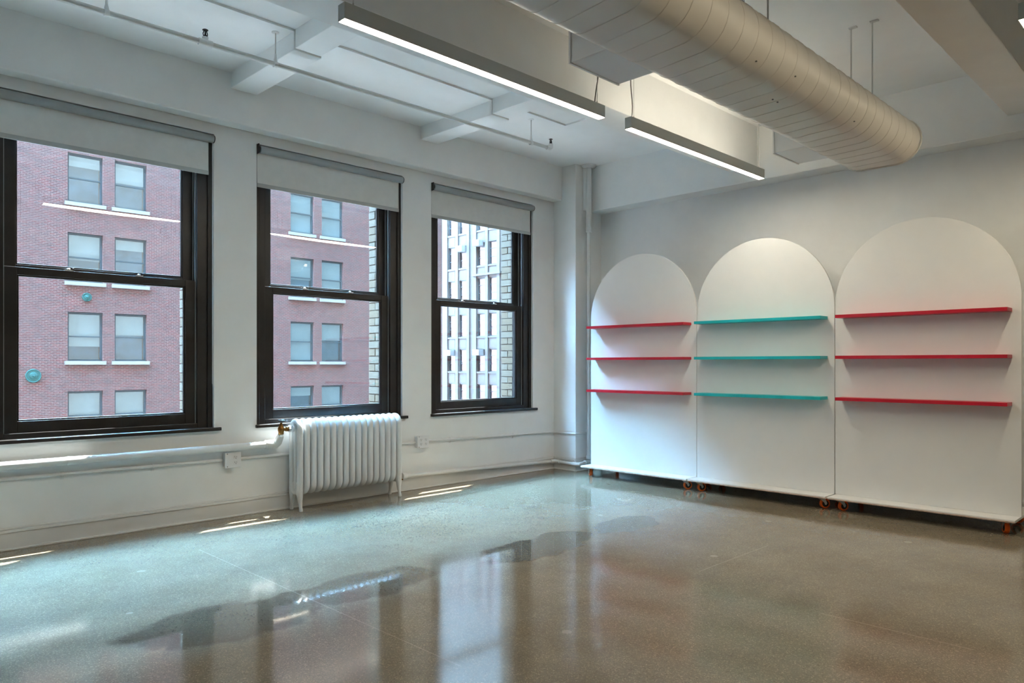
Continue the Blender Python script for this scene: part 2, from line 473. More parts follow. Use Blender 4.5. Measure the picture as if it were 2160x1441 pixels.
# baseboards with cap and shoe moulding
def baseboard(name, pts, label):
    """pts: run of the wall line in plan; profile pushed to the room side given per segment"""
    mb_ = MB()
    for (x0, y0, x1, y1, nx, ny) in pts:
        for t, z0, z1 in ((0.016, 0, 0.105), (0.024, 0.105, 0.122), (0.012, 0.122, 0.135), (0.028, 0, 0.012)):
            mb_.box(x0 + min(0, nx * t), x1 + max(0, nx * t), y0 + min(0, ny * t), y1 + max(0, ny * t), z0, z1)
    tag(build(name, mb_, 'trim', bevel=0.003), label, 'baseboard', kind='structure')
baseboard('baseboard_window', [(XL, 0, 0, 0, 0, -1)], 'white painted baseboard below the windows')
baseboard('baseboard_column', [(0, -0.307, 0, 0, -1, 0), (-0.016, -0.307, XR, -0.307, 0, -1)], 'white painted baseboard wrapped around the corner column')
baseboard('baseboard_right', [(XR, YB, XR, -0.335, -1, 0)], 'white painted baseboard behind the display boards')

# ------------------------------------------------------------------ windows
FY = 0.035          # face of the dark frame
def make_window(i, x):
    names = {0: 'off', 1: 'off'}
    w = thing('window_%d' % (i + 1), (x, 0.1, Z_SILL), WIN_LABELS[i], 'window', kind='structure')
    x1 = x + WW
    mb_ = MB()
    mb_.box(x, x + .085, FY, .20, Z_SILL, Z_HEAD); mb_.box(x1 - .105, x1, FY, .20, Z_SILL, Z_HEAD)
    mb_.box(x + .085, x1 - .105, FY, .20, Z_HEAD - .09, Z_HEAD); mb_.box(x + .085, x1 - .105, FY, .20, Z_SILL, Z_SILL + .055)
    mb_.box(x, x + .035, FY - .012, FY, Z_SILL, Z_HEAD); mb_.box(x1 - .035, x1, FY - .012, FY, Z_SILL, Z_HEAD)
    build('frame', mb_, 'frame', w, bevel=0.003)
    mb_ = MB(); mb_.box(x - .012, x1 + .045, -.03, .0, Z_SILL - .002, Z_SILL + .022)
    mb_.box(x + .001, x1 - .001, -.002, FY + .004, Z_SILL - .001, Z_SILL + .022)
    build('sill', mb_, 'frame', w, bevel=0.004)
    # jamb tracks, pale strips on both sides
    for s_ in (0, 1):
        for ya, yb in ((0.058, 0.066), (0.097, 0.110)):
            xa = (x + .085, x + .092) if s_ == 0 else (x1 - .112, x1 - .105)
            build('jamb_track', MB().box(xa[0], xa[1], ya, yb, Z_SILL + .055, Z_HEAD - .09), 'track', w)
    gx0, gx1 = x + .160, x1 - .178
    def sash(nm, y0, y1, z0, z1, g0, g1):
        m_ = MB()
        m_.box(x + .090, gx0, y0, y1, z0, z1); m_.box(gx1, x1 - .110, y0, y1, z0, z1)
        m_.box(gx0, gx1, y0, y1, z0, g0); m_.box(gx0, gx1, y0, y1, g1, z1)
        # glazing bead
        bd = .010
        for (a, b_, c, d) in ((gx0, gx0 + bd, g0, g1), (gx1 - bd, gx1, g0, g1), (gx0 + bd, gx1 - bd, g0, g0 + bd), (gx0 + bd, gx1 - bd, g1 - bd, g1)):
            m_.box(a, b_, y0 + .008, y1 - .008, c, d)
        s_ = build(nm, m_, 'frame', w, bevel=0.0025)
        ym = (y0 + y1) / 2
        build('pane', MB().box(gx0 + .002, gx1 - .002, ym - .003, ym + .003, g0 + .002, g1 - .002), 'glass', s_)
        # second sheet of the insulating glass, very slightly wavy
        vs_ = []; fs_ = []; nx = 14; xm, hw = (gx0 + gx1) / 2, (gx1 - gx0) / 2; zc_ = (g0 + g1) / 2
        for side in (0, 1):
            for j in range(nx + 1):
                xx = gx0 + .002 + (gx1 - gx0 - .004) * j / nx; u = (xx - xm) / hw
                for zz in (g0 + .002, g1 - .002):
                    vs_.append((xx, ym + .010 + .003 * side + .0022 * (1 - u * u) * (zz - zc_), zz))
        o2 = 2 * (nx + 1)
        for j in range(nx):
            k = 2 * j
            fs_.append((k, k + 2, k + 3, k + 1)); fs_.append((o2 + k, o2 + k + 1, o2 + k + 3, o2 + k + 2))
        build('outer_pane', MB().add(vs_, fs_), 'glass', s_, smooth='all')
        return s_
    lo = sash('lower_sash', .062, .098, Z_SILL + .055, 1.715, .766, 1.668)
    sash('upper_sash', .108, .144, 1.680, Z_HEAD - .09, 1.735, 2.63)
    for u in (0.29, 0.71):
        xc = gx0 + (gx1 - gx0) * u
        lk = build('sash_lock', MB().box(xc - .035, xc + .012, .066, .094, 1.715, 1.722).lathe((xc - .01, .080, 1.722), [(.012, 0), (.012, .006), (.008, .010)], 12), 'lock', lo)
        build('lock_lever', MB().box(xc - .004, xc + .016, .074, .086, 1.722, 1.736).lathe((xc + .014, .080, 1.722), [(.008, 0), (.009, .010), (.005, .016)], 10), 'black', lo)
    return w
WIN_LABELS = ['black framed double-hung window furthest from the column', 'black framed double-hung window second furthest from the column',
              'black framed window above the bare pipe run, showing two green discs outside',
              'black framed double-hung window behind the radiator', 'black framed window nearest the corner column, facing the pale building']
for i, x in enumerate(WIN_ALL): make_window(i, x)

def make_shade(x, zb, label):
    x1 = x + WW
    s = thing('roller_shade', (x + WW / 2, 0, 2.71), label, 'shade', 'roller shades in the windows')
    zc = 2.735; r = .029; yc = -.006
    build('roller_tube', MB().lathe((x + .022, yc, zc), [(r, 0), (r, WW - .03)], 24, 'x'), 'fascia', s, smooth=True)
    build('end_cap', MB().lathe((x1 - .010, yc, zc), [(r + .001, 0), (r - .001, .007), (r - .009, .009)], 24, 'x'), 'black', s, smooth=True)
    build('bracket', MB().box(x + .001, x + .008, -.030, .034, 2.70, 2.772).lathe((x + .006, yc, zc), [(.024, 0), (.024, .012), (.016, .016)], 20, 'x'), 'black', s, smooth=True)
    # fabric hangs off the window side of the tube, slightly bowed
    m_ = MB(); vs_ = []; n = 20
    xf0, xf1 = x + .006, x1 - .038
    yf = yc + .010
    for j in range(n + 1):
        t = j / n; z = zc - .010 - t * (zc - .010 - zb - .028)
        for k, dx in enumerate((0, 1)): vs_.append((xf0 + dx * (xf1 - xf0), yf - .0 + .002 * math.sin(t * PI), z))
    vs2 = [(a, b_ - .0012, c) for a, b_, c in vs_]
    fs_ = []
    for j in range(n):
        fs_.append((2 * j, 2 * j + 1, 2 * j + 3, 2 * j + 2))
        o2 = 2 * n + 2
        fs_.append((o2 + 2 * j, o2 + 2 * j + 2, o2 + 2 * j + 3, o2 + 2 * j + 1))
    m_.add(vs_ + vs2, fs_)
    fb = build('fabric', m_, 'fabric', s, smooth=True)
    build('hem_bar', MB().box(xf0 - .001, xf1 + .001, yf - .005, yf + .005, zb, zb + .030), 'hem', fb, bevel=0.003)
    xcn = x1 - .016
    loop = [(xcn, -.012, zc), (xcn, -.012, 2.2), (xcn, -.012, 1.6), (xcn, -.012, .98), (xcn + .004, -.012, .955), (xcn + .010, -.012, .98), (xcn + .010, -.012, 1.6), (xcn + .010, -.012, zc)]
    build('pull_chain', MB().tube(loop, .0017, 6), 'outlet', s)
make_shade(WIN_X[0], 2.474, 'grey roller shade over the bare pipe run, two windows from the column')
make_shade(WIN_X[1], 2.452, 'grey roller shade in the window above the radiator')
make_shade(WIN_X[2], 2.456, 'grey roller shade in the window nearest the corner column')

# ------------------------------------------------------------------ radiator
def make_radiator():
    xl, n, pitch = -3.112, 17, 0.0573
    yb, yf = -.045, -.213
    z0, z1 = .118, .702
    r = thing('radiator', (xl + n * pitch / 2, (yb + yf) / 2, 0), 'white cast-iron column radiator below the middle window', 'radiator')
    for k in range(n):
        xc = xl + pitch * (k + .5)
        m_ = MB()
        ry, rz = .0255, .0255
        ys = (yf + ry, yb - ry)
        yc = sum(ys) / 2; hw = (ys[1] - ys[0]) / 2
        zt, zb_ = z1 - rz, z0 + rz
        path = []
        rc = .058
        def arc(cy, cz, a0, a1, st=6):
            for q in range(st + 1):
                a = a0 + (a1 - a0) * q / st
                path.append((xc, cy + rc * math.cos(a), cz + rc * math.sin(a)))
        arc(yc + hw - rc, zt - rc, 0, PI / 2); arc(yc - hw + rc, zt - rc, PI / 2, PI)
        arc(yc - hw + rc, zb_ + rc, PI, 1.5 * PI); arc(yc + hw - rc, zb_ + rc, 1.5 * PI, 2 * PI)
        m_.tube(path, .0262, 12, closed=True, up=(1, 0, 0), r2=.0236)
        # middle column and webs
        m_.tube([(xc, yc - .006, zb_), (xc, yc - .006, zb_ + .06), (xc, yc - .006, zt - .06), (xc, yc - .006, zt)], [.02, .023, .023, .02], 12, up=(1, 0, 0), r2=.0225)
        m_.box(xc - .014, xc + .014, yc - .05, yc + .05, zt - .055, zt); m_.box(xc - .014, xc + .014, yc - .05, yc + .05, zb_, zb_ + .075)
        m_.box(xc - .010, xc + .010, yf + .03, yc, zb_, zt)
        build('section', m_, 'radiator', r, smooth=True)
    hub = MB()
    hub.lathe((xl - .012, (yb + yf) / 2, z1 - .075), [(.020, 0), (.026, .004), (.026, .016)], 16, 'x')
    hub.lathe((xl + .01, (yb + yf) / 2, z1 - .075), [(.022, 0), (.022, n * pitch - .02)], 14, 'x')
    hub.lathe((xl + .01, (yb + yf) / 2, z0 + .055), [(.022, 0), (.022, n * pitch - .02)], 14, 'x')
    build('hub', hub, 'radiator', r, smooth=True)
    for k in (0, n - 1):
        xc = xl + pitch * (k + .5)
        for yy, s_ in ((yf + .026, -1), (yb - .026, 1)):
            pts = [(xc, yy - s_ * .004, .20), (xc, yy - s_ * .002, .13), (xc, yy + s_ * .002, .075), (xc, yy + s_ * .008, .040), (xc, yy + s_ * .013, .020), (xc, yy + s_ * .014, .006), (xc, yy + s_ * .014, 0.0)]
            build('leg', MB().tube(pts, [.026, .025, .017, .013, .014, .016, .013], 12, up=(1, 0, 0)), 'radiator', r, smooth=True)
    # steam valve
    ym = (yb + yf) / 2; zv = z1 - .075; xv = xl - .095
    vb = MB().lathe((xv, ym, zv - .042), [(.015, 0), (.020, .006), (.020, .022), (.024, .034), (.024, .052), (.018, .062), (.013, .078), (.010, .080), (.009, .100)], 16)
    vb.lathe((xv + .018, ym, zv), [(.014, 0), (.014, .018), (.019, .020), (.019, .034), (.013, .036), (.013, .05)], 12, 'x')
    v = build('valve', vb, 'brass', r, smooth=True)
    build('handwheel', MB().lathe((xv, ym, zv + .050), [(.010, 0), (.027, .006), (.031, .012), (.030, .018), (.024, .022), (.006, .021)], 20), 'black', v, smooth=True)
    build('handwheel_cap', MB().lathe((xv, ym, zv + .0705), [(.026, 0), (.024, .003), (.008, .004)], 20), 'lock', v, smooth=True)
    build('union_nut', MB().lathe((xv + .055, ym, zv), [(.022, 0), (.025, .003), (.025, .017), (.022, .02)], 8, 'x'), 'lock', v)
    return xv, ym, zv
xv, ym, zv = make_radiator()

# ------------------------------------------------------------------ wall pipes
sp_ = thing('steam_pipe', (-6.3, -.07, .513), 'thick white steam pipe along the wall, ending at the radiator valve', 'pipe')
build('pipe_run', MB().tube([(XL + .01, -.062, .515), (xv - .06, -.062, .513)], .026, 16), 'pipe', sp_, smooth=True)
ymid = -.062
el = [(xv - .075, ymid, .513), (xv - .035, ymid - .002, .513), (xv - .012, ymid - .008, .516), (xv - .002, ymid - .020, .530), (xv, ymid - .034, .553), (xv, ym + .012, .572), (xv, ym, .588)]
build('elbow', MB().tube(el, [.032, .033, .033, .032, .030, .026, .022], 14), 'pipe', sp_, smooth=True)
build('coupling', MB().lathe((xv - .095, ymid, .513), [(.030, 0), (.034, .005), (.034, .05), (.030, .055)], 16, 'x'), 'pipe', sp_, smooth=True)
build('riser_nipple', MB().tube([(xv, ym, .57), (xv, ym, zv - .036)], .018, 14), 'pipe', sp_, smooth=True)
for xx in (-8.2, -6.4, -4.6):
    build('pipe_clip', MB().tube([(xx - .008, -.062, .513), (xx + .008, -.062, .513)], .0285, 14).box(xx - .008, xx + .008, -.05, -.001, .505, .52), 'pipe', sp_, smooth=True)

def conduit(name, pts, r, label, clips=()):
    t = thing(name, pts[0], label, 'conduit')
    build('conduit_run', MB().tube(pts, r, 12), 'pipe', t, smooth=True)
    for (x, z) in clips:
        build('clip', MB().box(x - .009, x + .009, -.004, 0, z - .034, z + .014).tube([(x - .008, -.016, z), (x + .008, -.016, z)], r + .003, 12), 'pipe', t, smooth=True)
    return t
conduit('wall_conduit', [(XL + .01, -.016, .436), (-4.95, -.016, .430), (-3.66, -.016, .422), (-3.607, -.016, .421)], .011,
        'thin white conduit under the steam pipe, running into the single outlet', [(-8.3, .434), (-7.0, .433), (-5.7, .432), (-4.62, .428), (-4.08, .425)])
conduit('wall_conduit', [(-3.473, -.016, .4205), (-3.2, -.016, .421), (-2.0, -.016, .4195), (-1.865, -.016, .420)], .011,
        'thin white conduit passing behind the radiator between the two outlets')
conduit('wall_conduit', [(-1.735, -.016, .4225), (-1.0, -.016, .408), (-.16, -.016, .394), (-.045, -.022, .392), (-.016, -.055, .392), (-.016, -.29, .392), (-.022, -.322, .392), (.02, -.326, .392), (.30, -.324, .392)], .011,
        'thin white conduit from the double outlet around the corner column', [(-1.45, .417), (-.62, .401)])

def outlet_box(x, z, gangs, label):
    w = .058 * gangs + .062 if gangs == 1 else .128
    t = thing('outlet_box', (x, 0, z - .055), label, 'outlet', 'surface outlet boxes on the conduit')
    build('back_box', MB().box(x - w / 2 + .004, x + w / 2 - .004, -.046, 0, z - .052, z + .052), 'outlet', t, bevel=0.006)
    cv = build('cover', MB().box(x - w / 2, x + w / 2, -.052, -.046, z - .056, z + .056), 'outlet', t, bevel=0.003)
    xs = [x + .018] if gangs == 1 else [x - .026, x + .030]
    for xc in xs:
        for dz in (-.0195, .0195):
            rec = MB().lathe((xc, -.0545, z + dz), [(.0165, 0), (.0165, .003)], 16, 'y')
            build('receptacle', rec, 'outlet', t, smooth=True)
            sl = MB().box(xc - .008, xc - .0055, -.0556, -.0544, z + dz - .002, z + dz + .007).box(xc + .0055, xc + .008, -.0556, -.0544, z + dz - .001, z + dz + .006)
            sl.lathe((xc, -.0556, z + dz - .008), [(.0028, 0), (.0028, .0012)], 10, 'y')
            build('slot', sl, 'slot', cv)
    for zz in (-.046, .046):
        build('screw', MB().lathe((x - w / 2 + .016, -.0535, z + zz), [(.0035, 0), (.0035, .0016)], 10, 'y'), 'slot', cv)
outlet_box(-3.54, .4205, 1, 'white surface outlet box with one duplex socket beside the radiator')
outlet_box(-1.80, .4225, 2, 'white surface outlet box with two duplex sockets on the conduit near the column')

rp = thing('return_pipe', (-1.0, -.05, .11), 'white return pipe low on the wall, from radiator to column', 'pipe')
build('pipe_run', MB().tube([(-1.985, -.050, .140), (-1.9, -.050, .137), (-.10, -.050, .086), (-.055, -.056, .085), (-.036, -.085, .085), (-.036, -.30, .079), (-.036, -.345, .077)], .0165, 14), 'pipe', rp, smooth=True)
build('end_fitting', MB().lathe((-2.035, -.050, .1405), [(.018, 0), (.027, .004), (.027, .040), (.022, .046), (.022, .06)], 16, 'x'), 'pipe', rp, smooth=True)
build('drain_plug', MB().lathe((-2.03, -.050, .105), [(.007, 0), (.009, .003), (.009, .012)], 10), 'brass', rp, smooth=True)
build('corner_elbow', MB().tube([(-.105, -.050, .0865), (-.06, -.055, .0855), (-.038, -.078, .0855), (-.036, -.12, .0845)], .0215, 14), 'pipe', rp, smooth=True)
build('elbow', MB().tube([(-.036, -.30, .079), (-.036, -.345, .077), (-.02, -.365, .078), (.02, -.366, .080), (.08, -.366, .082)], .0215, 14), 'pipe', rp, smooth=True)
build('tee', MB().lathe((.07, -.366, .083), [(.020, 0), (.028, .006), (.028, .05), (.034, .07), (.034, .10), (.026, .11)], 14, 'x'), 'pipe', rp, smooth=True)

rs = thing('riser_pipe', (.145, -.366, .08), 'white vertical riser pipe standing against the corner column', 'pipe')
build('lower_pipe', MB().tube([(.145, -.366, .118), (.145, -.366, 2.545)], .0205, 16), 'pipe', rs, smooth=True)
build('upper_pipe', MB().tube([(.145, -.366, 2.54), (.145, -.366, ZC - .002)], .0285, 16), 'pipe', rs, smooth=True)
build('coupling', MB().lathe((.145, -.366, 2.50), [(.024, 0), (.031, .005), (.033, .05), (.031, .055)], 16), 'pipe', rs, smooth=True)
build('foot_collar', MB().lathe((.145, -.366, .118), [(.024, 0), (.031, .006), (.031, .035), (.026, .042)], 16), 'pipe', rs, smooth=True)
build('ceiling_flange', MB().lathe((.145, -.366, ZC - .028), [(.036, 0), (.070, .008), (.078, .018), (.076, .027)], 24), 'pipe', rs, smooth=True)

# ------------------------------------------------------------------ sprinkler line
PY, PZ = -.94, 3.003
spk = thing('sprinkler_pipe', (-4.0, PY, PZ), 'white sprinkler pipe hung below the ceiling in front of the windows', 'pipe')
build('pipe_run', MB().tube([(XL + .01, PY, PZ - .004), (-5.0, PY, PZ), (-1.092, PY, PZ + .006)], .0145, 14), 'greypipe', spk, smooth=True)
def sprinkler_head(x, zb, end):
    m_ = MB()
    if end: m_.tube([(x - .05, PY, PZ + .006), (x - .012, PY, PZ + .006), (x, PY, PZ + .014), (x, PY, PZ + .045)], .020, 12)
    else:
        m_.tube([(x - .04, PY, PZ), (x + .04, PY, PZ)], .021, 12); m_.lathe((x, PY, PZ), [(.016, 0), (.018, .02), (.018, .034), (.014, .036)], 12)
    t = build('tee_fitting' if not end else 'end_elbow', m_, 'pipe', spk, smooth=True)
    z0 = PZ + (.036 if not end else .046)
    h = MB().lathe((x, PY, z0), [(.012, 0), (.012, .008), (.006, .010), (.004, .030)], 12)
    for s_ in (-1, 1):
        h.tube([(x + s_ * .011, PY, z0 + .006), (x + s_ * .013, PY, z0 + .018), (x + s_ * .008, PY, z0 + .032), (x, PY, z0 + .037)], .0028, 8)
    h.lathe((x, PY, z0 + .037), [(.006, 0), (.016, .001), (.017, .004), (.012, .007)], 14)
    build('sprinkler_head', h, 'sprinkler', t, smooth=True)
sprinkler_head(-4.105, 0, False); sprinkler_head(-1.085, 0, True); sprinkler_head(-7.2, 0, False)
for xh in (-8.9, -6.3, -4.632, -3.665, -1.335):
    h = build('hanger_rod', MB().tube([(xh, PY, PZ + .02), (xh, PY, ZC)], .0042, 8), 'greypipe', spk, smooth=True)
    build('hanger_ring', MB().tube([(xh - .012, PY, PZ), (xh + .012, PY, PZ)], .019, 14).lathe((xh, PY, PZ + .012), [(.012, 0), (.013, .012), (.008, .030), (.0065, .055)], 10), 'pipe', h, smooth=True)
    build('ceiling_plate', MB().lathe((xh, PY, ZC - .006), [(.010, 0), (.024, .004), (.024, .006)], 14), 'pipe', h, smooth=True)

# ------------------------------------------------------------------ duct
def make_duct():
    zd, r, ya, yb = 2.37, .135, -3.503, -3.71       # flat bottom height, end radius, far and near flat limits
    x0, x1 = XL + .02, -0.92
    pitch = .122
    d = thing('air_duct', ((x0 + x1) / 2, (ya + yb) / 2, zd), 'large cream flat-oval spiral duct hung below the ceiling', 'duct')
    # profile, anticlockwise
    prof = []
    na = 14
    flat = [ya + (yb - ya) * k / 6 for k in range(7)]
    for y in flat: prof.append((y, zd, 0, -1))
    for k in range(1, na):
        a = -PI / 2 - PI * k / na; prof.append((yb + r * math.cos(a), zd + r + r * math.sin(a), math.cos(a), math.sin(a)))
    for y in reversed(flat): prof.append((y, zd + 2 * r, 0, 1))
    for k in range(1, na):
        a = PI / 2 - PI * k / na; prof.append((ya + r * math.cos(a), zd + r + r * math.sin(a), math.cos(a), math.sin(a)))
    k0 = 7 + na - 1 + 3                     # start the helix on the hidden top side
    prof = prof[k0:] + prof[:k0]
    N = len(prof)
    # cumulative perimeter fraction for the helix
    per = [0]
    for k in range(1, N): per.append(per[-1] + math.dist(prof[k][:2], prof[k - 1][:2]))
    tot = per[-1] + math.dist(prof[0][:2], prof[-1][:2])
    per = [p / tot for p in per]
    offs = [(-.5, 0.0), (-.045, 0.0), (-.025, .002), (.025, .002), (.045, 0.0)]
    stations = []
    k = 0
    while True:
        xb = x1 - k * pitch
        if xb < x0: break
        stations.append(xb); k += 1
    rows = []
    for xb in stations:
        for o_, h_ in reversed(offs):
            rows.append((xb + o_ * pitch, h_))
    m_ = MB(); vs_ = []
    for xr, h_ in rows:
        for q, (y, z, ny, nz) in enumerate(prof):
            xx = min(x1, xr - per[q] * pitch + pitch * .5)
            hh = h_ if xx < x1 - .001 else 0
            # gentle bulge between seams gives the scalloped outline
            vs_.append((xx, y + ny * hh, z + nz * hh))
    fs_ = []
    for i in range(len(rows) - 1):
        for q in range(N):
            q2 = (q + 1) % N
            if q2 == 0:                     # the helix wraps on to the row one pitch further
                L = len(offs)
                if i + 1 + L < len(rows):
                    fs_.append((i * N + q, (i + 1) * N + q, (i + 1 + L) * N, (i + L) * N))
                continue
            fs_.append((i * N + q, (i + 1) * N + q, (i + 1) * N + q2, i * N + q2))
    m_.add(vs_, [f for f in fs_ if len(set(f)) == 4])
    body = build('duct_body', m_, 'duct', d, smooth=True)
    body.data.set_sharp_from_angle(angle=math.radians(16))
    ring = MB().tube([(x1 - .004, p[0] + p[2] * .002, p[1] + p[3] * .002) for p in prof], .006, 8, closed=True, up=(1, 0, 0))
    build('end_flange', ring, 'duct', body, smooth=True)
    cap = MB().add([(x1 - .03, p[0], p[1]) for p in prof], [tuple(range(N))])
    build('end_cap', cap, 'duct', body)
    # screws on the seams
    flat_n = [k for k in range(N) if prof[k][3] == -1 and prof[k][2] == 0]
    qb = flat_n[-1]
    for (xs_, q) in ((-2.55, qb - 1), (-2.50, qb - 1), (-2.62, qb + 4), (-1.86, qb + 3), (-2.95, qb + 3)):
        y, z, ny, nz = prof[q]
        build('screw', MB().lathe((xs_, y, z - .004 if nz < 0 else z), [(.004, 0), (.005, .003), (.003, .005)], 8), 'slot', d)
    for xh in (-1.165, -2.537, -4.1, -5.6, -7.1, -8.6):
        for yy in (-3.52, -3.645):
            h = build('hanger_rod', MB().tube([(xh, yy, zd + 2 * r - .002), (xh, yy, ZC)], .0046, 8), 'greypipe', d, smooth=True)
            build('rod_anchor', MB().box(xh - .012, xh + .012, yy - .035, yy + .012, ZC - .008, ZC), 'greypipe', h)
    return zd, r, ya, yb
zd, dr, dya, dyb = make_duct()

def tap_box(xa, xb, label):
    t = thing('duct_outlet_box', ((xa + xb) / 2, -3.24, 2.45), label, 'vent box', 'outlet boxes on the side of the duct')
    m_ = MB().box(xa, xb, -3.362, -3.150, 2.450, 2.640)
    build('box_body', m_, 'box', t, bevel=0.002)
    g = build('grille_frame', MB().box(xa - .004, xb + .004, -3.150, -3.140, 2.446, 2.470).box(xa - .004, xb + .004, -3.150, -3.140, 2.622, 2.644).box(xa - .004, xa + .018, -3.150, -3.140, 2.470, 2.622).box(xb - .018, xb + .004, -3.150, -3.140, 2.470, 2.622), 'box', t)
    for k in range(6):
        build('louvre', MB().box(xa + .018, xb - .018, -3.150, -3.142, 2.480 + k * .024, 2.492 + k * .024), 'box', g)
tap_box(-3.397, -3.044, 'white outlet box on the duct above the gap between the two lamps')
tap_box(-1.429, -1.073, 'white outlet box near the end of the duct by the right wall')

# ------------------------------------------------------------------ linear lamps
def lamp(x0, x1, y, label, cable_end, led='led', uplight=False):
    zb, h, w = 2.625, .073, .052
    t = thing('linear_lamp', ((x0 + x1) / 2, y, zb), label, 'lamp')
    m_ = MB()
    m_.box(x0, x1, y - w / 2, y - w / 2 + .003, zb, zb + h); m_.box(x0, x1, y + w / 2 - .003, y + w / 2, zb, zb + h)
    m_.box(x0, x0 + .003, y - w / 2 + .003, y + w / 2 - .003, zb, zb + h); m_.box(x1 - .003, x1, y - w / 2 + .003, y + w / 2 - .003, zb, zb + h)
    m_.box(x0 + .003, x1 - .003, y - w / 2 + .003, y + w / 2 - .003, zb + .03, zb + .04)
    build('housing', m_, 'lampbody', t)
    build('diffuser', MB().box(x0 + .0035, x1 - .0035, y - w / 2 + .0035, y + w / 2 - .0035, zb - .0015, zb + .006), led, t)
    if uplight: build('uplight_diffuser', MB().box(x0 + .0035, x1 - .0035, y - w / 2 + .0035, y + w / 2 - .0035, zb + h - .008, zb + h - .002), 'ledup', t)
    for xx in (x0 + .06, x1 - .045):
        s_ = build('suspension_wire', MB().tube([(xx, y, zb + h - .004), (xx, y, ZC)], .0014, 6), 'wire', t)
        build('wire_gripper', MB().lathe((xx, y, zb + h - .004), [(.006, 0), (.006, .010), (.003, .026)], 8), 'wire', s_)
        build('ceiling_cup', MB().lathe((xx, y, ZC - .02), [(.012, 0), (.016, .004), (.016, .02)], 12), 'lampbody', s_)
    # power cord, gently curved, up to the ceiling
    xe = x1 - .07 if cable_end > 0 else x0 + .035
    pts = []
    for k in range(13):
        u = k / 12
        if cable_end > 0: px = xe + .05 * u + .02 * math.sin(u * PI)
        else: px = xe + .018 * math.sin(u * 3 * PI) * (1 - u * .5)
        pts.append((px, y + .004 * math.sin(u * 9), zb + h - .004 + u * (ZC - zb - h + .004)))
    build('power_cord', MB().tube(pts, .0036, 8), 'cord', t, smooth=True)
LY = -2.46
lamp(-4.131, -2.301, LY, 'long white linear pendant lamp crossing in front of the windowed bays', 1)
lamp(-2.029, -0.212, LY, 'white linear pendant lamp reaching towards the right wall, past the other lamp', -1, uplight=True)
LY2 = -4.575
lamp(-4.131, -2.301, LY2, 'linear pendant lamp in the bay behind the duct, away from the right wall', 1, led='ledrear')
lamp(-2.029, -0.212, LY2, 'linear pendant lamp in the bay behind the duct, by the right wall', -1, led='ledrear')

# ------------------------------------------------------------------ arched display boards
UW = 1.212
XB = -0.066
def make_unit(y0, color, label, caster_angles):
    y1 = y0 - UW; yc = (y0 + y1) / 2; r = UW / 2
    zb = .108; ztop = 2.168
    u = thing('arched_display_board', (XB + .1, yc, 0), label, 'display board', 'arched display boards on casters')
    poly = [(y0 - .0012, zb), (y0 - .0012, ztop - r)]
    for k in range(1, 48):
        a = PI * k / 48; poly.append((yc + (r - .0012) * math.cos(a), ztop - r + (r - .0012) * math.sin(a)))
    poly += [(y1 + .0012, ztop - r), (y1 + .0012, zb)]
    bd = build('board', MB().prism(poly, XB, XB + .019, 'x'), 'board', u, bevel=0.0015)
    build('base', MB().box(-.232, .36, y0 - .006, y1 + .006, .090, .1075), 'board', u, bevel=0.0012)
    build('base_edge', MB().box(-.2335, -.232, y0 - .007, y1 + .007, .0905, .0985), 'plyedge', u)
    for yb_ in (yc - .5, yc + .482):
        build('rear_brace', MB().prism([(XB + .02, .108), (.34, .108), (XB + .02, 1.25)], yb_, yb_ + .018, 'y'), 'board', u)
    for z in (1.479, 1.169, .853):
        build('shelf', MB().box(XB - .140, XB, y0 - .054, y1 + .054, z - .012, z + .012), color, u, bevel=0.001)
    k = 0
    for xx in (-.150, .28):
        for yy in (y0 - .072, y1 + .066):
            caster(u, xx, yy, caster_angles[k] if k < len(caster_angles) else 20); k += 1
    return u
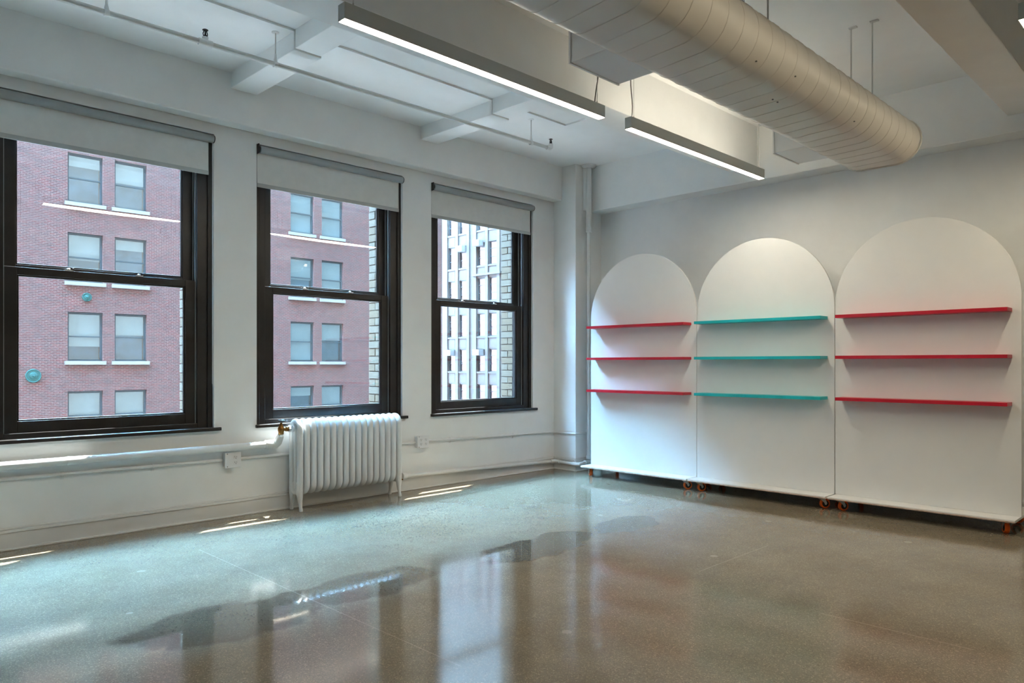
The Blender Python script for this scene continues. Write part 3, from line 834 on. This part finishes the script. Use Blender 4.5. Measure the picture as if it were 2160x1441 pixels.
def caster(u, x, y, deg):
    """swivel caster: fork, wheel, hub; deg = heading of the wheel axle's normal"""
    a = math.radians(deg); dx, dy = math.cos(a), math.sin(a); px_, py_ = -dy, dx     # rolling direction, axle direction
    R = .038; off = .024
    wx, wy = x + dx * off, y + dy * off
    m_ = MB().lathe((x, y, .076), [(.020, 0), (.022, .004), (.022, .009)], 14)
    m_.add([(x + sx * .030, y + sy * .030, zz) for zz in (.085, .0898) for sx, sy in ((-1, -1), (1, -1), (1, 1), (-1, 1))],
           [(0, 3, 2, 1), (4, 5, 6, 7), (0, 1, 5, 4), (1, 2, 6, 5), (2, 3, 7, 6), (3, 0, 4, 7)])
    for s_ in (-1, 1):
        o_ = s_ * .0185
        P = [(x - dx * .026, y - dy * .026, .079), (x + dx * .018, y + dy * .018, .079), (wx + dx * .010, wy + dy * .010, R + .004), (wx + dx * .004, wy + dy * .004, R - .010), (wx - dx * .006, wy - dy * .006, R - .008), (wx - dx * .012, wy - dy * .012, R + .008)]
        vs_ = []
        for t_ in (0, .0022 * s_):
            vs_ += [(q[0] + px_ * (o_ + t_), q[1] + py_ * (o_ + t_), q[2]) for q in P]
        n = len(P)
        m_.add(vs_, [tuple(range(n)), tuple(range(2 * n - 1, n - 1, -1))] + [(i, (i + 1) % n, n + (i + 1) % n, n + i) for i in range(n)])
    c = build('caster', m_, 'zinc', u)
    def disc(prof, seg=28):
        q = MB(); vs_ = []; fs_ = []
        for r_, h_ in prof:
            for k in range(seg):
                t_ = 2 * PI * k / seg
                vs_.append((wx + dx * r_ * math.cos(t_) + px_ * h_, wy + dy * r_ * math.cos(t_) + py_ * h_, R + r_ * math.sin(t_)))
        for i in range(len(prof) - 1):
            for k in range(seg):
                k2 = (k + 1) % seg; fs_.append((i * seg + k, i * seg + k2, (i + 1) * seg + k2, (i + 1) * seg + k))
        return q.add(vs_, fs_)
    build('wheel', disc([(.026, -.014), (.034, -.0145), (R, -.010), (R, .010), (.034, .0145), (.026, .014), (.026, -.014)]), 'orange', c, smooth=True)
    build('wheel_hub', disc([(.001, -.012), (.010, -.015), (.026, -.012), (.026, .012), (.010, .015), (.001, .012)]), 'black', c, smooth=True)
make_unit(-0.563, 'red', 'arched white display board with red shelves beside the corner column', [50, -38, 40, 120])
make_unit(-1.777, 'teal', 'arched white display board with three teal shelves', [-34, -42, 60, 100])
make_unit(-2.992, 'red', 'arched white display board with red shelves furthest from the column', [-36, 28, 30, 80])

# ------------------------------------------------------------------ buildings across the street
GZ = -16.0
g = build('street_ground', MB().box(-60, 90, .6, 110, GZ - .5, GZ), 'asphalt')
tag(g, 'grey asphalt street below the windows', 'street', kind='structure')

def ext_window(bld, axis, u0, u1, z0, z1, d, out, blind, mid=True, split=2, glassmat='extglass', sill=True, rails=None, sillmat='stone', blindmat='extblind'):
    """a recessed sash window; axis 'y': facade at Y=d facing -Y, u along X; axis 'x': facade at X=d facing -X, u along Y"""
    def bx(m_, a, b_, e0, e1, c, dd):
        if axis == 'y': m_.box(a, b_, d + e0, d + e1, c, dd)
        else: m_.box(d + e0, d + e1, a, b_, c, dd)
        return m_
    t = .07
    fr = MB()
    bx(fr, u0, u0 + t, .12, .22, z0, z1); bx(fr, u1 - t, u1, .12, .22, z0, z1); bx(fr, u0 + t, u1 - t, .12, .22, z0, z0 + t); bx(fr, u0 + t, u1 - t, .12, .22, z1 - t * 1.3, z1)
    for q in (rails or (0.5,)):
        zm = z0 + (z1 - z0) * q; bx(fr, u0 + t, u1 - t, .12, .22, zm - .03, zm + .03)
    w = build('window', fr, 'extframe', bld)
    build('pane', bx(MB(), u0 + t, u1 - t, .165, .172, z0 + t, z1 - t * 1.3), glassmat, w)
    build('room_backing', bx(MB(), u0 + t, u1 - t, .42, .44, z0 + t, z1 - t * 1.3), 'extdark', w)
    if blind > 0:
        zb_ = z1 - (z1 - z0) * blind
        build('blind', bx(MB(), u0 + t, u1 - t, .24, .25, max(zb_, z0 + t), z1 - t * 1.3), blindmat, w)
    if sill: build('sill', bx(MB(), u0 - .12, u1 + .12, -.07, .14, z0 - .16, z0), sillmat, w)
    return w

rb = thing('red_brick_building', (10, 31, GZ), 'red brick building with paired sash windows across the street', 'building')
D = 30.736
PAIRS = [2.886 + k * 5.22 for k in range(-3, 4)]
ROWS = [10.28 + 3.453 * k for k in range(-4, 2)]
holes = []
for p in PAIRS:
    for z in ROWS:
        for (a, b_) in ((0, 1.375), (1.86, 3.21)): holes.append((p + a, p + b_, z - 2.13, z))
mbf = MB(); grid_wall(mbf, -62, 23.72, GZ, 33.0, holes, D, D + .5)
build('facade', mbf, 'redbrick', rb)
mbs = MB().box(-62, 23.715, D + .5, D + 50, GZ, 32.9)
build('building_body', mbs, 'redbrick_side', rb)
build('added_sky_blocker', MB().box(-80, -63, .6, D + 16, GZ, 42), 'redbrick_side', rb)  # unseen block added to cut low sky light from the street's left end
random.seed(3)
for p in PAIRS:
    for z in ROWS:
        for (a, b_) in ((0, 1.375), (1.86, 3.21)):
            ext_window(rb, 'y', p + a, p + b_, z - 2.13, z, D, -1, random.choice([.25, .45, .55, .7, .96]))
for (x, z, r_) in ((1.608, .613, .29), (3.619, 4.044, .19)):
    build('tie_plate', MB().lathe((x, D - .07, z), [(r_ * .10, -.06), (r_ * .16, -.02), (r_ * .17, .0), (r_ * .46, .012), (r_ * .50, .03), (r_ * .84, .036), (r_ * .90, .02), (r_, .03), (r_, .07)], 24, 'y'), 'patina', rb, smooth=True)

gb = thing('pale_grey_building', (48, 48, GZ), 'pale grey office building beyond the red brick corner', 'building')
XG = 43.0
cols = ((52.11, 53.17), (50.35, 51.42), (47.61, 48.72), (45.93, 47.03))
offs_ = (0, -8.9)
grow = [13.06 + 3.49 * k for k in range(-4, 4)]
holes = [(a + o_, b_ + o_, z - 2.25, z) for o_ in offs_ for (a, b_) in cols for z in grow]
mbf = MB(); grid_wall(mbf, 8, 62, GZ, 56, holes, XG, XG + .5, 'x')
build('facade', mbf, 'greyfacade', gb)
build('building_body', MB().box(XG + .5, XG + 16, 8, 62, GZ, 55.9), 'greyfacade', gb)
for o_ in offs_[:2]:
    for (a, b_) in cols:
        for z in grow:
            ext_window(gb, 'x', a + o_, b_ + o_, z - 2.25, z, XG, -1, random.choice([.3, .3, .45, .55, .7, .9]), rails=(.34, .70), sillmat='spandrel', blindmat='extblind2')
            build('spandrel', MB().box(XG - .012, XG + .1, a + o_ + .02, b_ + o_ - .02, z + .12, z + 1.08), 'spandrel', gb)
for o_ in offs_[:2]:
    for yy in (51.765, 47.32, 53.45, 50.05, 49.0, 45.65):
        build('pilaster', MB().box(XG - .10, XG + .05, yy + o_ - .20, yy + o_ + .20, GZ, 55.5), 'greyfacade', gb)
build('ledge', MB().box(XG - .22, XG + .02, 45.3, 49.3, 9.80, 10.0), 'greyfacade', gb)
for (yy, zz, lb) in ((50.95, 12.74, 'white window air conditioner high in the inner column of the pale building'), (48.40, 13.02, 'white window air conditioner level with the highest one, over the stone ledge'),
                     (52.72, 2.24, 'white window air conditioner low in the column next to the red brick corner'), (48.40, 2.24, 'white window air conditioner low in the column below the stone ledge')):
    t = thing('window_air_conditioner', (XG - .3, yy, zz - .28), lb, 'air conditioner', 'air conditioners on the pale building')
    build('case', MB().box(XG - .55, XG + .14, yy - .46, yy + .46, zz - .28, zz + .28), 'ac', t, bevel=0.02)
    build('grille', MB().box(XG - .56, XG - .55, yy - .05, yy + .36, zz - .18, zz + .18), 'slot', t)
